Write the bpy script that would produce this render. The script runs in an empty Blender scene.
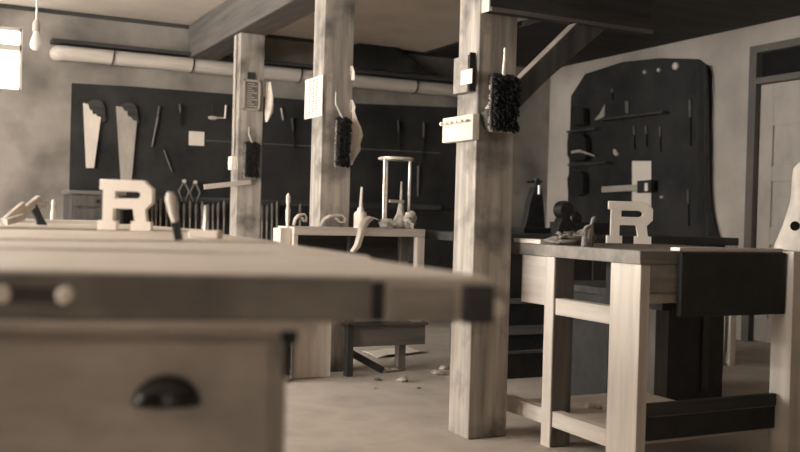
import bpy, bmesh, math, random
from mathutils import Vector, Matrix
random.seed(7)
SC = bpy.context.scene
COL = SC.collection
V = Vector

# ------------------------------------------------------------------ camera (0.93 m above the floor, building axes X right / Y away)
H, FPX = 0.93, 940.0
YAW, PITCH, ROLL = math.atan(0.5), math.atan(10 / 940), 0.027
R0 = V((math.cos(YAW), -math.sin(YAW), 0)); F0 = V((math.sin(YAW), math.cos(YAW), 0)); U0 = V((0, 0, 1))
CF = F0 * math.cos(PITCH) - U0 * math.sin(PITCH)
U1 = U0 * math.cos(PITCH) + F0 * math.sin(PITCH)
CR = R0 * math.cos(ROLL) + U1 * math.sin(ROLL)
CU = U1 * math.cos(ROLL) - R0 * math.sin(ROLL)

def at(x, y, X=None, Y=None, Z=None, D=None):
    """the point of the place seen at a spot of the photograph, on a known wall, face or level"""
    d = CF + CR * ((x - 400) / FPX) - CU * ((y - 226) / FPX)
    if X is not None: t = X / d.x
    elif Y is not None: t = Y / d.y
    elif Z is not None: t = (Z - H) / d.z
    else: t = D
    return V((0, 0, H)) + d * t

cam = bpy.data.cameras.new('camera')
cam.sensor_width = 36; cam.lens = 36 * FPX / 800; cam.clip_start = 0.05
cam.dof.use_dof = True; cam.dof.focus_distance = 4.3; cam.dof.aperture_fstop = 2.8
camo = bpy.data.objects.new('camera', cam); COL.objects.link(camo)
camo.matrix_world = Matrix(((CR.x, CU.x, -CF.x, 0), (CR.y, CU.y, -CF.y, 0), (CR.z, CU.z, -CF.z, H), (0, 0, 0, 1)))
SC.camera = camo

# ------------------------------------------------------------------ materials: a sepia print, every tone by its 0-255 grey
def lin(c):
    c /= 255.0
    return c / 12.92 if c <= 0.04045 else ((c + 0.055) / 1.055) ** 2.4

def sep(v):
    k = min(1.0, max(0.0, (v - 20) / 90))
    return (lin(v), lin(v * (1 - .048 * k)), lin(v * (1 - .102 * k)), 1)

MATS = {}
def mat(name, v, var=0.12, scale=(6, 6, 6), rough=0.7, bump=0.0, detail=5, stain=None, metal=0.0, spec=0.3, coarse=None):
    if name in MATS: return MATS[name]
    m = bpy.data.materials.new(name); m.use_nodes = True; MATS[name] = m
    nt = m.node_tree; N = nt.nodes; L = nt.links
    b = N['Principled BSDF']
    b.inputs['Roughness'].default_value = rough
    b.inputs['Metallic'].default_value = metal
    b.inputs['Specular IOR Level'].default_value = spec
    tc = N.new('ShaderNodeTexCoord'); mp = N.new('ShaderNodeMapping')
    mp.inputs['Scale'].default_value = scale
    L.new(tc.outputs['Object'], mp.inputs['Vector'])
    nz = N.new('ShaderNodeTexNoise'); nz.inputs['Scale'].default_value = 1.0
    nz.inputs['Detail'].default_value = detail; nz.inputs['Roughness'].default_value = 0.6
    L.new(mp.outputs[0], nz.inputs['Vector'])
    rp = N.new('ShaderNodeValToRGB')
    rp.color_ramp.elements[0].position = 0.3; rp.color_ramp.elements[1].position = 0.7
    rp.color_ramp.elements[0].color = sep(v * (1 - var)); rp.color_ramp.elements[1].color = sep(min(250, v * (1 + var)))
    L.new(nz.outputs['Fac'], rp.inputs[0])
    out = rp.outputs[0]
    if stain:                                   # blotches of an older, darker tone: (tone, scale, threshold)
        n2 = N.new('ShaderNodeTexNoise'); n2.inputs['Scale'].default_value = stain[1]; n2.inputs['Detail'].default_value = 4
        L.new(tc.outputs['Object'], n2.inputs['Vector'])
        r2 = N.new('ShaderNodeValToRGB')
        r2.color_ramp.elements[0].position = stain[2]; r2.color_ramp.elements[1].position = stain[2] + 0.18
        L.new(n2.outputs['Fac'], r2.inputs[0])
        mx = N.new('ShaderNodeMix'); mx.data_type = 'RGBA'
        L.new(r2.outputs[0], mx.inputs[0]); L.new(out, mx.inputs[6]); mx.inputs[7].default_value = sep(stain[0])
        out = mx.outputs[2]
    L.new(out, b.inputs['Base Color'])
    if bump:
        bp = N.new('ShaderNodeBump'); bp.inputs['Strength'].default_value = bump; bp.inputs['Distance'].default_value = 0.01
        L.new(nz.outputs['Fac'], bp.inputs['Height']); L.new(bp.outputs[0], b.inputs['Normal'])
    return m

def glow(name, v, strength):
    m = bpy.data.materials.new(name); m.use_nodes = True
    nt = m.node_tree; b = nt.nodes['Principled BSDF']
    b.inputs['Base Color'].default_value = sep(200)
    tc = nt.nodes.new('ShaderNodeTexCoord'); nz = nt.nodes.new('ShaderNodeTexNoise'); nz.inputs['Scale'].default_value = 1.5
    rp = nt.nodes.new('ShaderNodeValToRGB'); rp.color_ramp.elements[0].color = (v * .94, v * .92, v * .88, 1); rp.color_ramp.elements[1].color = (v, v * .98, v * .94, 1)
    nt.links.new(tc.outputs['Object'], nz.inputs['Vector']); nt.links.new(nz.outputs['Fac'], rp.inputs[0])
    nt.links.new(rp.outputs[0], b.inputs['Emission Color'])
    b.inputs['Emission Strength'].default_value = strength
    return m

ZG, XG, YG = (22, 22, 1.6), (1.6, 22, 22), (22, 1.6, 22)          # grain directions
plaster = mat('plaster', 150, .07, (2.5, 2.5, 2.5), .9, .1, stain=(112, 1.6, .46))
plaster_lit = mat('wall_plaster_lit', 188, .05, (2.5, 2.5, 2.5), .9, .1, stain=(170, 1.6, .5))  # paler plaster copy, brightened to stand in for light on the right wall
ceil_m = mat('ceiling_plaster', 218, .05, (2, 2, 2), .9, .05)
floor_m = mat('floor_concrete', 192, .10, (2.2, 2.2, 2.2), .8, .1, stain=(165, 2.2, .55))
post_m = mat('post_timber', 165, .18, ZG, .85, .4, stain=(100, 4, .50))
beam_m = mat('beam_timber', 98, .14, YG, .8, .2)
pine_z = mat('pine_upright', 212, .07, ZG, .65, .12)
pine_x = mat('pine_lengthwise', 200, .09, XG, .65, .12)
pine_y = mat('pine_crosswise', 205, .08, YG, .65, .12)
top_m = mat('bench_top_wood', 205, .07, (1.6, 16, 16), .5, .08)
benchwood = mat('bench_wood', 188, .12, (1.6, 14, 14), .7, .12, stain=(152, 3, .54))
apron_m = mat('apron_wood', 150, .14, (2, 20, 20), .7, .12)
dark_x = mat('dark_wood', 62, .25, XG, .7, .1)
dark_z = mat('dark_wood_upright', 62, .25, ZG, .7, .1)
mid_x = mat('mid_wood', 112, .15, XG, .7, .1)
mid_z = mat('mid_wood_upright', 112, .15, ZG, .7, .1)
black_m = mat('blackened_board', 47, .25, (3, 3, 3), .85, .05)
blackdrawer = mat('black_paint', 48, .2, (8, 8, 8), .6, .05)
castmetal = mat('cast_metal', 70, .15, (20, 20, 20), .22, 0, metal=.9, spec=.6)
iron = mat('dark_iron', 46, .3, (30, 30, 30), .45, .1, metal=.4, spec=.5)
steel = mat('saw_steel', 238, .07, (8, 8, 3), .45, .0, metal=.15, spec=.5)
steel2 = mat('dull_saw_steel', 178, .12, (8, 8, 3), .5, .0, metal=.15, spec=.5)
bright = mat('bright_metal', 225, .05, (20, 20, 20), .3, .0, metal=.3, spec=.6)
chrome = mat('polished_metal', 240, .02, (20, 20, 20), .12, .0, metal=1.0, spec=.6)
oldtop = mat('worn_bench_top', 132, .16, (1.6, 14, 14), .7, .15, stain=(105, 5, .55))
heap_m = mat('grey_shavings', 132, .2, (25, 25, 25), .9, .2)
umber = mat('umber_wood', 84, .18, ZG, .75, .1)
white = mat('white_paint', 246, .02, (9, 9, 9), .55)
paper = mat('paper', 236, .03, (9, 9, 9), .8)
paper2 = mat('greyed_paper', 185, .05, (9, 9, 9), .8)
ink = mat('print_ink', 110, .15, (40, 40, 40), .8)
cloth = mat('pale_cloth', 222, .07, (14, 14, 14), .9, .2)
rag = mat('rag_cloth', 180, .18, (25, 25, 25), .9, .3)
bristle = mat('bristle', 40, .4, (60, 60, 6), .9, .3)
bristle_tip = mat('bristle_edge', 150, .3, (60, 60, 20), .9, .3)
pipe_m = mat('pipe_lagging', 190, .06, (3, 30, 30), .8, .1)
shaving = mat('wood_shaving', 215, .12, (20, 20, 20), .8, .1)
shade_gap = mat('groove_shade', 70, .2, (9, 9, 9), .9)  # dark tone painting in the shade of grooves and gaps
door_m = mat('door_paint', 172, .08, (4, 4, 2), .6, .05)
frame_m = mat('door_frame_paint', 104, .08, (4, 4, 2), .6, .05)
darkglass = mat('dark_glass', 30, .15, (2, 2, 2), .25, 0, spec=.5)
darkcloth_shade = mat('dark_cloth_and_shade', 50, .25, (8, 8, 3), .95, .3)  # real cloth on the right wall, painted shade above the pipe
canvas = mat('canvas', 205, .07, (10, 10, 10), .9, .2)
blackhole = mat('black_opening', 25, .1, (9, 9, 9), .9)
dkboard_ceilshade = mat('dark_boards_and_ceiling_shade', 58, .2, (1.5, 14, 14), .85, .1)  # dark rack boards, and shade painted onto the ceiling
bulb_m = glow('bulb_glass', 1.0, .25)
daylight = glow('daylit_pane', 1.0, 9.0)
daylight_side = glow('daylit_pane_side', 1.0, 62.0)
daylight_rear = glow('daylit_pane_rear', 1.0, 2.2)

# ------------------------------------------------------------------ mesh tools (all coordinates are those of the place)
BASE = {}
class MB:
    def __init__(s): s.v = []; s.f = []
    def add(s, vs, fs):
        n = len(s.v); s.v += [V(p) for p in vs]; s.f += [tuple(n + i for i in f) for f in fs]; return s
    def box(s, x0, x1, y0, y1, z0, z1):
        return s.prism([(x0, y0, z0), (x1, y0, z0), (x1, y1, z0), (x0, y1, z0)], (0, 0, z1 - z0))
    def prism(s, poly, vec):
        p = [V(q) for q in poly]; vec = V(vec); n = len(p)
        nrm = V((0, 0, 0))
        for i in range(n): nrm += p[i].cross(p[(i + 1) % n])
        if nrm.dot(vec) < 0: p.reverse()
        fs = [tuple(reversed(range(n))), tuple(range(n, 2 * n))]
        fs += [(i, (i + 1) % n, n + (i + 1) % n, n + i) for i in range(n)]
        return s.add(p + [q + vec for q in p], fs)
    def bar(s, p, q, w, h, side=None):
        p, q = V(p), V(q); d = (q - p).normalized()
        a = V(side) if side else (V((0, 0, 1)) if abs(d.z) < .9 else V((1, 0, 0)))
        a = (a - d * a.dot(d)).normalized(); b = d.cross(a)
        a = a * (w / 2); b = b * (h / 2)
        return s.prism([p + a + b, p - a + b, p - a - b, p + a - b], q - p)
    def tube(s, pts, r, n=12, cap=True):
        pts = [V(p) for p in pts]; k = len(pts)
        rs = r if isinstance(r, (list, tuple)) else [r] * k
        vs = []; prev = None
        for i, p in enumerate(pts):
            d = (pts[min(i + 1, k - 1)] - pts[max(i - 1, 0)]).normalized()
            if prev is None: a = d.orthogonal().normalized()
            else:
                a = prev - d * prev.dot(d); a = a.normalized() if a.length > 1e-6 else d.orthogonal().normalized()
            prev = a; b = d.cross(a)
            vs += [p + (a * math.cos(t) + b * math.sin(t)) * rs[i] for t in [2 * math.pi * j / n for j in range(n)]]
        fs = [(i * n + j, i * n + (j + 1) % n, (i + 1) * n + (j + 1) % n, (i + 1) * n + j) for i in range(k - 1) for j in range(n)]
        if cap: fs += [tuple(reversed(range(n))), tuple(range((k - 1) * n, k * n))]
        return s.add(vs, fs)
    def lathe(s, base, prof, n=20, axis=(0, 0, 1)):
        ax = V(axis).normalized()
        return s.tube2([V(base) + ax * z for r, z in prof], [r for r, z in prof], ax, n)
    def tube2(s, pts, rs, ax, n):
        a = ax.orthogonal().normalized(); b = ax.cross(a); vs = []
        for p, r in zip(pts, rs):
            vs += [p + (a * math.cos(t) + b * math.sin(t)) * max(r, 1e-4) for t in [2 * math.pi * j / n for j in range(n)]]
        k = len(pts)
        fs = [(i * n + j, i * n + (j + 1) % n, (i + 1) * n + (j + 1) % n, (i + 1) * n + j) for i in range(k - 1) for j in range(n)]
        fs += [tuple(reversed(range(n))), tuple(range((k - 1) * n, k * n))]
        return s.add(vs, fs)
    def sheet(s, grid, th=0.002):
        r, c = len(grid), len(grid[0]); g = [[V(p) for p in row] for row in grid]
        nr = []
        for i in range(r):
            for j in range(c):
                du = g[min(i + 1, r - 1)][j] - g[max(i - 1, 0)][j]; dv = g[i][min(j + 1, c - 1)] - g[i][max(j - 1, 0)]
                x = du.cross(dv); nr.append(x.normalized() if x.length > 1e-9 else V((0, 0, 1)))
        top = [g[i][j] + nr[i * c + j] * th / 2 for i in range(r) for j in range(c)]
        bot = [g[i][j] - nr[i * c + j] * th / 2 for i in range(r) for j in range(c)]
        m = r * c; q = lambda i, j: i * c + j
        fs = []
        for i in range(r - 1):
            for j in range(c - 1):
                f = (q(i, j), q(i + 1, j), q(i + 1, j + 1), q(i, j + 1)); fs.append(f); fs.append(tuple(m + k for k in reversed(f)))
        edge = [q(0, j) for j in range(c)] + [q(i, c - 1) for i in range(1, r)] + [q(r - 1, j) for j in range(c - 2, -1, -1)] + [q(i, 0) for i in range(r - 2, 0, -1)]
        for a, b in zip(edge, edge[1:] + edge[:1]): fs.append((a, b, m + b, m + a))
        return s.add(top + bot, fs)
    def blob(s, c, rx, ry, rz, rough=0.25, nu=18, nv=12, seed=1):
        rnd = random.Random(seed); k = [(rnd.uniform(1, 4), rnd.uniform(1, 4), rnd.uniform(0, 6), rnd.uniform(.4, 1)) for _ in range(6)]
        vs = []
        for i in range(nv + 1):
            th = math.pi * i / nv
            for j in range(nu):
                ph = 2 * math.pi * j / nu
                d = V((math.sin(th) * math.cos(ph), math.sin(th) * math.sin(ph), math.cos(th)))
                w = 1 + rough * sum(a * math.sin(f1 * 2 * d.x + f2 * 2 * d.y + p + f1 * d.z * 2) for f1, f2, p, a in k) / 3
                vs.append((c[0] + d.x * rx * w, c[1] + d.y * ry * w, max(c[2] + d.z * rz * w, c[2] - rz)))
        fs = [(i * nu + j, (i + 1) * nu + j, (i + 1) * nu + (j + 1) % nu, i * nu + (j + 1) % nu) for i in range(nv) for j in range(nu)]
        return s.add(vs, fs)
    def build(s, name, m, parent=None, bevel=0.0, smooth=False, origin=None):
        if parent is not None: o0 = BASE[parent]
        elif origin is not None: o0 = V(origin)
        else:
            lo = [min(p[i] for p in s.v) for i in range(3)]; hi = [max(p[i] for p in s.v) for i in range(3)]
            o0 = V(((lo[0] + hi[0]) / 2, (lo[1] + hi[1]) / 2, lo[2]))
        me = bpy.data.meshes.new(name); me.from_pydata([p - o0 for p in s.v], [], s.f); me.validate()
        bm = bmesh.new(); bm.from_mesh(me); bmesh.ops.recalc_face_normals(bm, faces=bm.faces); bm.to_mesh(me); bm.free()
        me.materials.append(m)
        if smooth:
            for p in me.polygons: p.use_smooth = True
            try: me.set_sharp_from_angle(angle=math.radians(40))
            except Exception: pass
        o = bpy.data.objects.new(name, me); COL.objects.link(o)
        if parent is not None: o.parent = parent
        else: o.location = o0
        BASE[o] = o0
        if bevel:
            b = o.modifiers.new('edge', 'BEVEL'); b.width = bevel; b.segments = 2; b.limit_method = 'ANGLE'
        return o

def tag(o, label, cat, group=None, kind=None):
    if label: o['label'] = label
    if cat: o['category'] = cat
    if group: o['group'] = group
    if kind: o['kind'] = kind
    return o
def thing(name, label, cat, loc, group=None):
    o = bpy.data.objects.new(name, None); COL.objects.link(o); o.location = loc; o.empty_display_size = .05
    BASE[o] = V(loc); return tag(o, label, cat, group)
def struct(o): o['kind'] = 'structure'; return o
def dup(root, loc, label=None, rz=None):
    r = root.copy(); COL.objects.link(r); r.location = loc
    if rz is not None: r.rotation_euler = (0, 0, rz)
    if label: r['label'] = label
    for ch in list(root.children):
        c = ch.copy(); COL.objects.link(c); c.parent = r
        for g in list(ch.children):
            d = g.copy(); COL.objects.link(d); d.parent = c
    return r

# ------------------------------------------------------------------ the room
XL, XR, YF, YB, ZC = -3.4, 5.9, -2.6, 8.3, 2.56
struct(MB().box(XL - .2, XR + .2, YF - .2, YB + .2, -.15, 0).build('floor', floor_m))
struct(MB().box(XL - .2, XR + .2, YF - .2, YB + .2, ZC, ZC + .15).build('ceiling', ceil_m))
# back wall with the high window at the left
wx0, wx1, wz0, wz1 = -.35, at(22, 60, Y=YB).x, 1.87, 2.385
b = MB().box(XL - .2, wx0, YB, YB + .2, 0, ZC).box(wx1, XR + .2, YB, YB + .2, 0, ZC)
b.box(wx0, wx1, YB, YB + .2, 0, wz0).box(wx0, wx1, YB, YB + .2, wz1, ZC)
struct(b.build('wall_back', plaster))
w = MB()
zt = at(10, 46, Y=YB).z
w.box(wx0, wx1, YB + .06, YB + .1, zt - .025, zt + .025)
w.box(wx0, wx0 + .03, YB + .06, YB + .1, wz0, wz1).box(wx1 - .015, wx1, YB + .06, YB + .1, wz0, wz1)
w.box(wx0, wx1, YB + .06, YB + .1, wz0, wz0 + .02).box(wx0, wx1, YB + .06, YB + .1, wz1 - .02, wz1)
wo = struct(w.build('window_1', mat('window_paint', 200, .05)))
MB().box(wx0, wx1, YB + .105, YB + .115, wz0, wz1).build('pane', daylight, wo)

def side_wall(name, wname, axis, pos, out, a0, a1, wins, z0, z1, pane_mat, n0):
    """a wall with a row of windows; axis is the wall's normal"""
    def bx(m, s0, s1, d0, d1, za, zb):
        lo, hi = min(pos + out * d0, pos + out * d1), max(pos + out * d0, pos + out * d1)
        return m.box(lo, hi, s0, s1, za, zb) if axis == 'x' else m.box(s0, s1, lo, hi, za, zb)
    m = MB(); cur = a0
    for s0, s1 in wins:
        bx(m, cur, s0, 0, .2, 0, ZC); bx(m, s0, s1, 0, .2, 0, z0); bx(m, s0, s1, 0, .2, z1, ZC); cur = s1
    bx(m, cur, a1, 0, .2, 0, ZC)
    struct(m.build(name, plaster))
    for i, (s0, s1) in enumerate(wins):
        fr = MB(); t = .04
        bx(fr, s0, s0 + t, .06, .1, z0, z1); bx(fr, s1 - t, s1, .06, .1, z0, z1)
        bx(fr, s0, s1, .06, .1, z0, z0 + t); bx(fr, s0, s1, .06, .1, z1 - t, z1)
        bx(fr, s0, s1, .06, .1, (z0 + z1) / 2 - .02, (z0 + z1) / 2 + .02)
        bx(fr, (s0 + s1) / 2 - .02, (s0 + s1) / 2 + .02, .06, .1, z0, z1)
        o = struct(fr.build('window_%d' % (n0 + i), MATS['window_paint']))
        p = MB(); bx(p, s0, s1, .11, .12, z0, z1); p.build('pane', pane_mat, o)
side_wall('wall_left', 'window', 'x', XL, -1, YF - .2, YB + .2, [(1.9, 3.1), (3.7, 4.9), (5.5, 6.7)], 1.0, 2.3, daylight_side, 2)
side_wall('wall_front', 'window', 'y', YF, -1, XL, XR, [(-1.5, -.3)], 1.0, 2.2, daylight_rear, 5)
# right wall with its door
d0 = at(757, 100, X=XR).y; d1 = d0 - .98; dz = 2.31; dt = 2.06
r = MB().box(XR, XR + .2, d0 + .06, YB + .2, 0, ZC).box(XR, XR + .2, YF - .2, d1 - .06, 0, ZC).box(XR, XR + .2, d1 - .06, d0 + .06, dz + .05, ZC)
struct(r.build('wall_right', plaster_lit))
fr = MB().box(XR - .02, XR + .14, d0, d0 + .075, 0, dz + .06).box(XR - .02, XR + .14, d1 - .075, d1, 0, dz + .06)
fr.box(XR - .02, XR + .14, d1, d0, dz, dz + .06).box(XR - .02, XR + .14, d1, d0, dt, dt + .05)
struct(fr.build('trim_1', frame_m, bevel=.004))
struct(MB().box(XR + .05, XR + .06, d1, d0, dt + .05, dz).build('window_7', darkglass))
dr = MB().box(XR + .045, XR + .075, d1 + .005, d0 - .012, .01, dt - .005)
st = .13
zs = [.01, .2, .78, .92, 1.28, 1.40, 1.72, 1.84, dt - .005]
for a, c in ((zs[0], zs[1]), (zs[2], zs[3]), (zs[4], zs[5]), (zs[6], zs[8])): dr.box(XR + .03, XR + .046, d1 + .005, d0 - .012, a, c)
for a in (d0 - .012 - st, d1 + .005, (d0 + d1) / 2 - .05): dr.box(XR + .027, XR + .0465, a, a + (st if a != (d0 + d1) / 2 - .05 else .1), .01, dt - .005)
door = struct(dr.build('door_1', door_m, bevel=.003))
h = at(757, 190, X=XR)
MB().tube([(XR + .022, d0 - .006, h.z - .05), (XR + .022, d0 - .006, h.z + .05)], .009).build('hinge', iron, door)
MB().lathe((XR + .03, d1 + .07, .98), [(.012, 0), (.012, .03), (.028, .035), (.03, .055), (.02, .07)], axis=(-1, 0, 0)).build('door_knob', iron, door, smooth=True)
# dark line where wall meets ceiling, and a dark slab painting shade onto the ceiling
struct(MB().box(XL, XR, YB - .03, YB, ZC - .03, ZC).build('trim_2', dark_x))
struct(MB().box(4.35, XR, YF, YB - .03, ZC - .02, ZC).build('ceiling_shade', dkboard_ceilshade))

# ------------------------------------------------------------------ posts and beam
P3 = V((2.032, 3.374, 0)); P2 = V((2.032, 5.115, 0)); P1 = V((2.032, 6.79, 0))
PW, PD, PZ = .19, .17, 2.26
def post(p, label):
    o = MB().box(p.x, p.x + PW, p.y, p.y + PD, 0, PZ).build('timber_post', post_m, bevel=.006)
    return tag(o, label, 'post', 'posts under the ceiling beam')
post(P3, 'nearest timber post, carrying the white peg board and grey box')
post(P2, 'middle timber post with a printed notice on its lit side')
post(P1, 'farthest timber post with the framed notice near the ceiling beam')
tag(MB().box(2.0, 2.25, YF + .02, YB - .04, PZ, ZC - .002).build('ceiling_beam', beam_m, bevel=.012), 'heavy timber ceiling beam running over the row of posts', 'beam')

# ------------------------------------------------------------------ pipe along the back wall
pz = at(200, 66, Y=YB - .09).z
pr = .062
pt = thing('wall_pipe', 'long pale lagged pipe strapped along the back wall under the ceiling', 'pipe', (2.5, YB - .1, pz))
MB().tube([(.92, YB - .001, pz), (.92, YB - .05, pz), (.94, YB - .08, pz), (.98, YB - .09, pz), (5.05, YB - .09, pz)], pr, 20).build('pipe', pipe_m, pt, smooth=True)
for x, y in ((114, 62), (194, 70), (418, 92), (302, 80)):
    X = at(x, y, Y=YB - .16).x
    ring = MB().tube([(X + .008 * math.sin(t), YB - .09 + (pr + .004) * math.cos(t), pz + (pr + .004) * math.sin(t)) for t in [math.pi * 2 * i / 18 for i in range(19)]], .006, 6)
    ring.build('strap', iron, pt)
tag(MB().box(.86, 5.05, YB - .16, YB - .001, pz + pr + .012, pz + pr + .04).build('pipe_shade_strip', dark_x), 'thin dark strip standing in for shade just above the lagged pipe', 'shelf')  # dark strip added as the shade line above the pipe
# dark sheet standing in for shade above the pipe, between middle and nearest post
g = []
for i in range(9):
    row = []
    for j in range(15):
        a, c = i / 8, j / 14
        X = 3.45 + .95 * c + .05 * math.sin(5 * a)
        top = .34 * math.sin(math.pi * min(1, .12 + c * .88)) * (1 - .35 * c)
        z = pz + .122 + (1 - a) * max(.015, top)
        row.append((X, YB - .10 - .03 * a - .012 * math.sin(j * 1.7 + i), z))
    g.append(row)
tag(MB().sheet(g, .012).build('shade_sheet', darkcloth_shade, smooth=True), 'dark crumpled shape standing in for shade above the pipe', 'sheet')

# ------------------------------------------------------------------ light bulb
bp = at(36, 40, D=5.2)
bt = thing('light_bulb', 'pale bare light bulb hanging from the ceiling near the window', 'lamp', (bp.x, bp.y, bp.z - .06))
MB().tube([(bp.x, bp.y, bp.z + .06), (bp.x + .003, bp.y, (bp.z + ZC) / 2), (bp.x, bp.y, ZC - .001)], .006, 8).build('cord', cloth, bt)
MB().lathe((bp.x, bp.y, bp.z + .045), [(.014, 0), (.02, .005), (.02, .05), (.01, .065)]).build('socket', paper2, bt, smooth=True)
MB().lathe((bp.x, bp.y, bp.z - .06), [(.001, 0), (.018, .004), (.030, .018), (.033, .035), (.028, .06), (.019, .085), (.014, .105)]).build('bulb', bulb_m, bt, smooth=True)

# ------------------------------------------------------------------ tool board on the back wall
YT = YB - .03
tb = MB().prism([at(72, 83, Y=YT) * 1, at(140, 87, Y=YT), at(230, 94, Y=YT), at(345, 103, Y=YT), at(470, 108, Y=YT), V((at(470, 108, Y=YT).x, YT, .35)), V((at(72, 83, Y=YT).x, YT, .35))], (0, .028, 0))
tbo = thing('tool_board', 'wide blackened tool board covering the back wall', 'tool board', (2.8, YB, .35))
tb.build('board', black_m, tbo)
a, c = at(206, 140.5, Y=YT - .004), at(440, 153, Y=YT - .004)
MB().bar(a, c, .008, .007).build('lath', mid_x, tbo)
a, c = at(140, 198, Y=YT - .03), at(440, 212, Y=YT - .03)
MB().bar(a, (c.x, a.y, a.z), .05, .05).build('rack_rail', dark_x, tbo)

def saw(top, bot, name, label, m, wt, wb, hasline=False):
    t, q = at(*top, Y=YT - .012), at(*bot, Y=YT - .012)
    o = thing('hand_saw', label, 'saw', (t.x, YB - .03, q.z), 'saws on the back wall')
    prof = [at(px, py, Y=YT - .027) for px, py in name]
    MB().prism(prof, (0, .003, 0)).build('blade', m, o)
    hx = at(top[0] + 9, top[1] + 3, Y=YT - .012)
    hd = MB()
    k = [(-.085, -.02), (-.075, .035), (-.04, .06), (0, .065), (.04, .05), (.065, .01), (.07, -.06), (.085, -.10), (.05, -.13), (.0, -.11), (-.05, -.10), (-.07, -.07)]
    hd.prism([(hx.x + x + .03, YT - .0235, hx.z + z) for x, z in k], (0, .0105, 0))
    ho = hd.build('handle', dark_x, o, bevel=.003)
saw((84, 104), (88, 168), [(83, 103), (88, 104), (90, 110), (92, 110), (93, 114), (96, 114), (97, 116), (101, 117), (94, 168), (86, 168)], 'hand saw with bright blade at the left edge of the tool board', steel, 0, 0)
saw((117, 107), (126, 184), [(116, 106), (122, 107), (125, 111), (127, 111), (128, 116), (131, 117), (133, 120), (137, 121), (131, 186), (121, 186)], 'hand saw with duller longer blade, second from the left end', steel2, 0, 0)
def rod(name, label, cat, p, q, r, m, Yp=YT - .012, group=None, taper=.6):
    a, c = at(*p, Y=Yp), at(*q, Y=Yp)
    return tag(MB().tube([a, a.lerp(c, .5), c], [r, r * .9, r * taper], 8).build(name, m, smooth=True), label, cat, group)
rt = thing('round_file', 'slim rod-like tool with a dark handle, right of both saws', 'file', at(153, 146, Y=YT - .016))
MB().tube([at(158, 117, Y=YT - .016), at(152, 147, Y=YT - .016)], [.011, .007], 8).build('shank', mid_z, rt)
MB().tube([at(159.5, 106, Y=YT - .016), at(158.5, 112, Y=YT - .016), at(157.5, 118, Y=YT - .016)], [.010, .0125, .010], 10).build('handle', umber, rt, smooth=True)
rod('awl', 'thin short awl hanging left of the white card', 'awl', (164, 150), (172, 172), .008, mid_z)
a, c = at(189, 131, Y=YT - .003), at(204, 146, Y=YT - .003)
tag(MB().box(a.x, c.x, YT - .004, YT - .001, c.z, a.z).build('card', paper), 'plain pale square card pinned on the dark tool board', 'card')
# coping saw: U frame
cs = thing('coping_saw', 'small U-framed coping saw glinting high beside the far post', 'saw', at(219, 118, Y=YT - .03))
q = [at(212, 103, Y=YT - .024), at(213, 118, Y=YT - .024), at(225, 118, Y=YT - .024), at(226, 105, Y=YT - .024)]
MB().tube(q[1:], .009, 8).build('frame', bright, cs); MB().tube(q[:2], .004, 8).build('blade', iron, cs)
MB().lathe(q[1] + V((-.01, 0, 0)), [(.014, -.03), (.02, 0), (.016, .04)], 10, (1, 0, 0)).build('handle', bright, cs, smooth=True)
rod('marking_knife', 'short glinting blade hanging between the far and middle posts', 'knife', (281, 108), (283, 120), .008, bright)
for k, (x0, y0, x1, y1, r_, lab) in enumerate(((245, 150, 0, 0, 0, ''), (292, 118, 295, 150, .012, 'dim upright tool between the far and middle posts'), (398, 120, 400, 150, .012, 'dim tool hanging above the rod frame'), (424, 122, 423, 160, .014, 'dim tool hanging nearest the peg board'), (180, 104, 181, 126, .012, 'dim tool hanging above the white card'))[1:]):
    a, c = at(x0, y0, Y=YT - .018), at(x1, y1, Y=YT - .018); m_ = a.lerp(c, .4)
    o = thing('hanging_tool', lab, 'tool', c, 'dim tools on the back board')
    MB().tube([a, a.lerp(m_, .5), m_], [r_ * .8, r_, r_ * .7], 8).build('handle', umber, o, smooth=True)
    MB().bar(m_, c, r_ * 1.1, .006).build('blade', iron, o)
rod('steel_rod', 'pale upright rod behind the rod frame, right of it', 'rod', (418.5, 166), (417.8, 196), .012, mid_z, YT - .013)
# dividers
def dividers(x, y, lab):
    c = at(x, y, Y=YT - .06)
    o = thing('dividers', lab, 'dividers', (c.x, c.y, c.z - .1))
    for s in (-1, 1): MB().tube([c + V((0, 0, .06)), c + V((s * .045, 0, -.03)), c + V((s * .012, 0, -.11))], [.009, .008, .003], 8).build('leg', mid_z, o)
    MB().lathe(c + V((0, .010, .06)), [(.016, 0), (.016, .022)], 12, (0, -1, 0)).build('pivot', bright, o)
dividers(184, 188, 'left pair of glinting dividers above the chisel rack'); dividers(195, 189, 'right pair of glinting dividers above the chisel rack')
# chisels in the rack
YC = YT - .065
c0 = at(152, 216, Y=YC)
def chisel_mesh():
    o = thing('turning_chisel', 'slender turning chisel with pale handle in the row along the wall rack', 'chisel', (c0.x, YC, .62), 'turning chisels in the wall rack')
    MB().lathe((c0.x, YC, .86), [(.006, 0), (.012, .01), (.011, .05), (.015, .09), (.012, .13), (.005, .15)], 10).build('handle', mid_z, o, smooth=True)
    MB().bar((c0.x, YC, .865), (c0.x, YC, .62), .012, .006, (1, 0, 0)).build('blade', steel2, o)
    return o
ch = chisel_mesh(); n = 0
for i, x in enumerate([152, 156, 160.5, 166.5, 172, 178, 184, 190, 196, 202, 208, 213, 218, 224, 262, 267, 272, 277, 300]):
    X = at(x, 216, Y=YC).x
    loc = (X, YC, .62 + random.uniform(-.02, .03))
    if i == 0: ch.location = loc
    else: dup(ch, loc)
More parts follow.
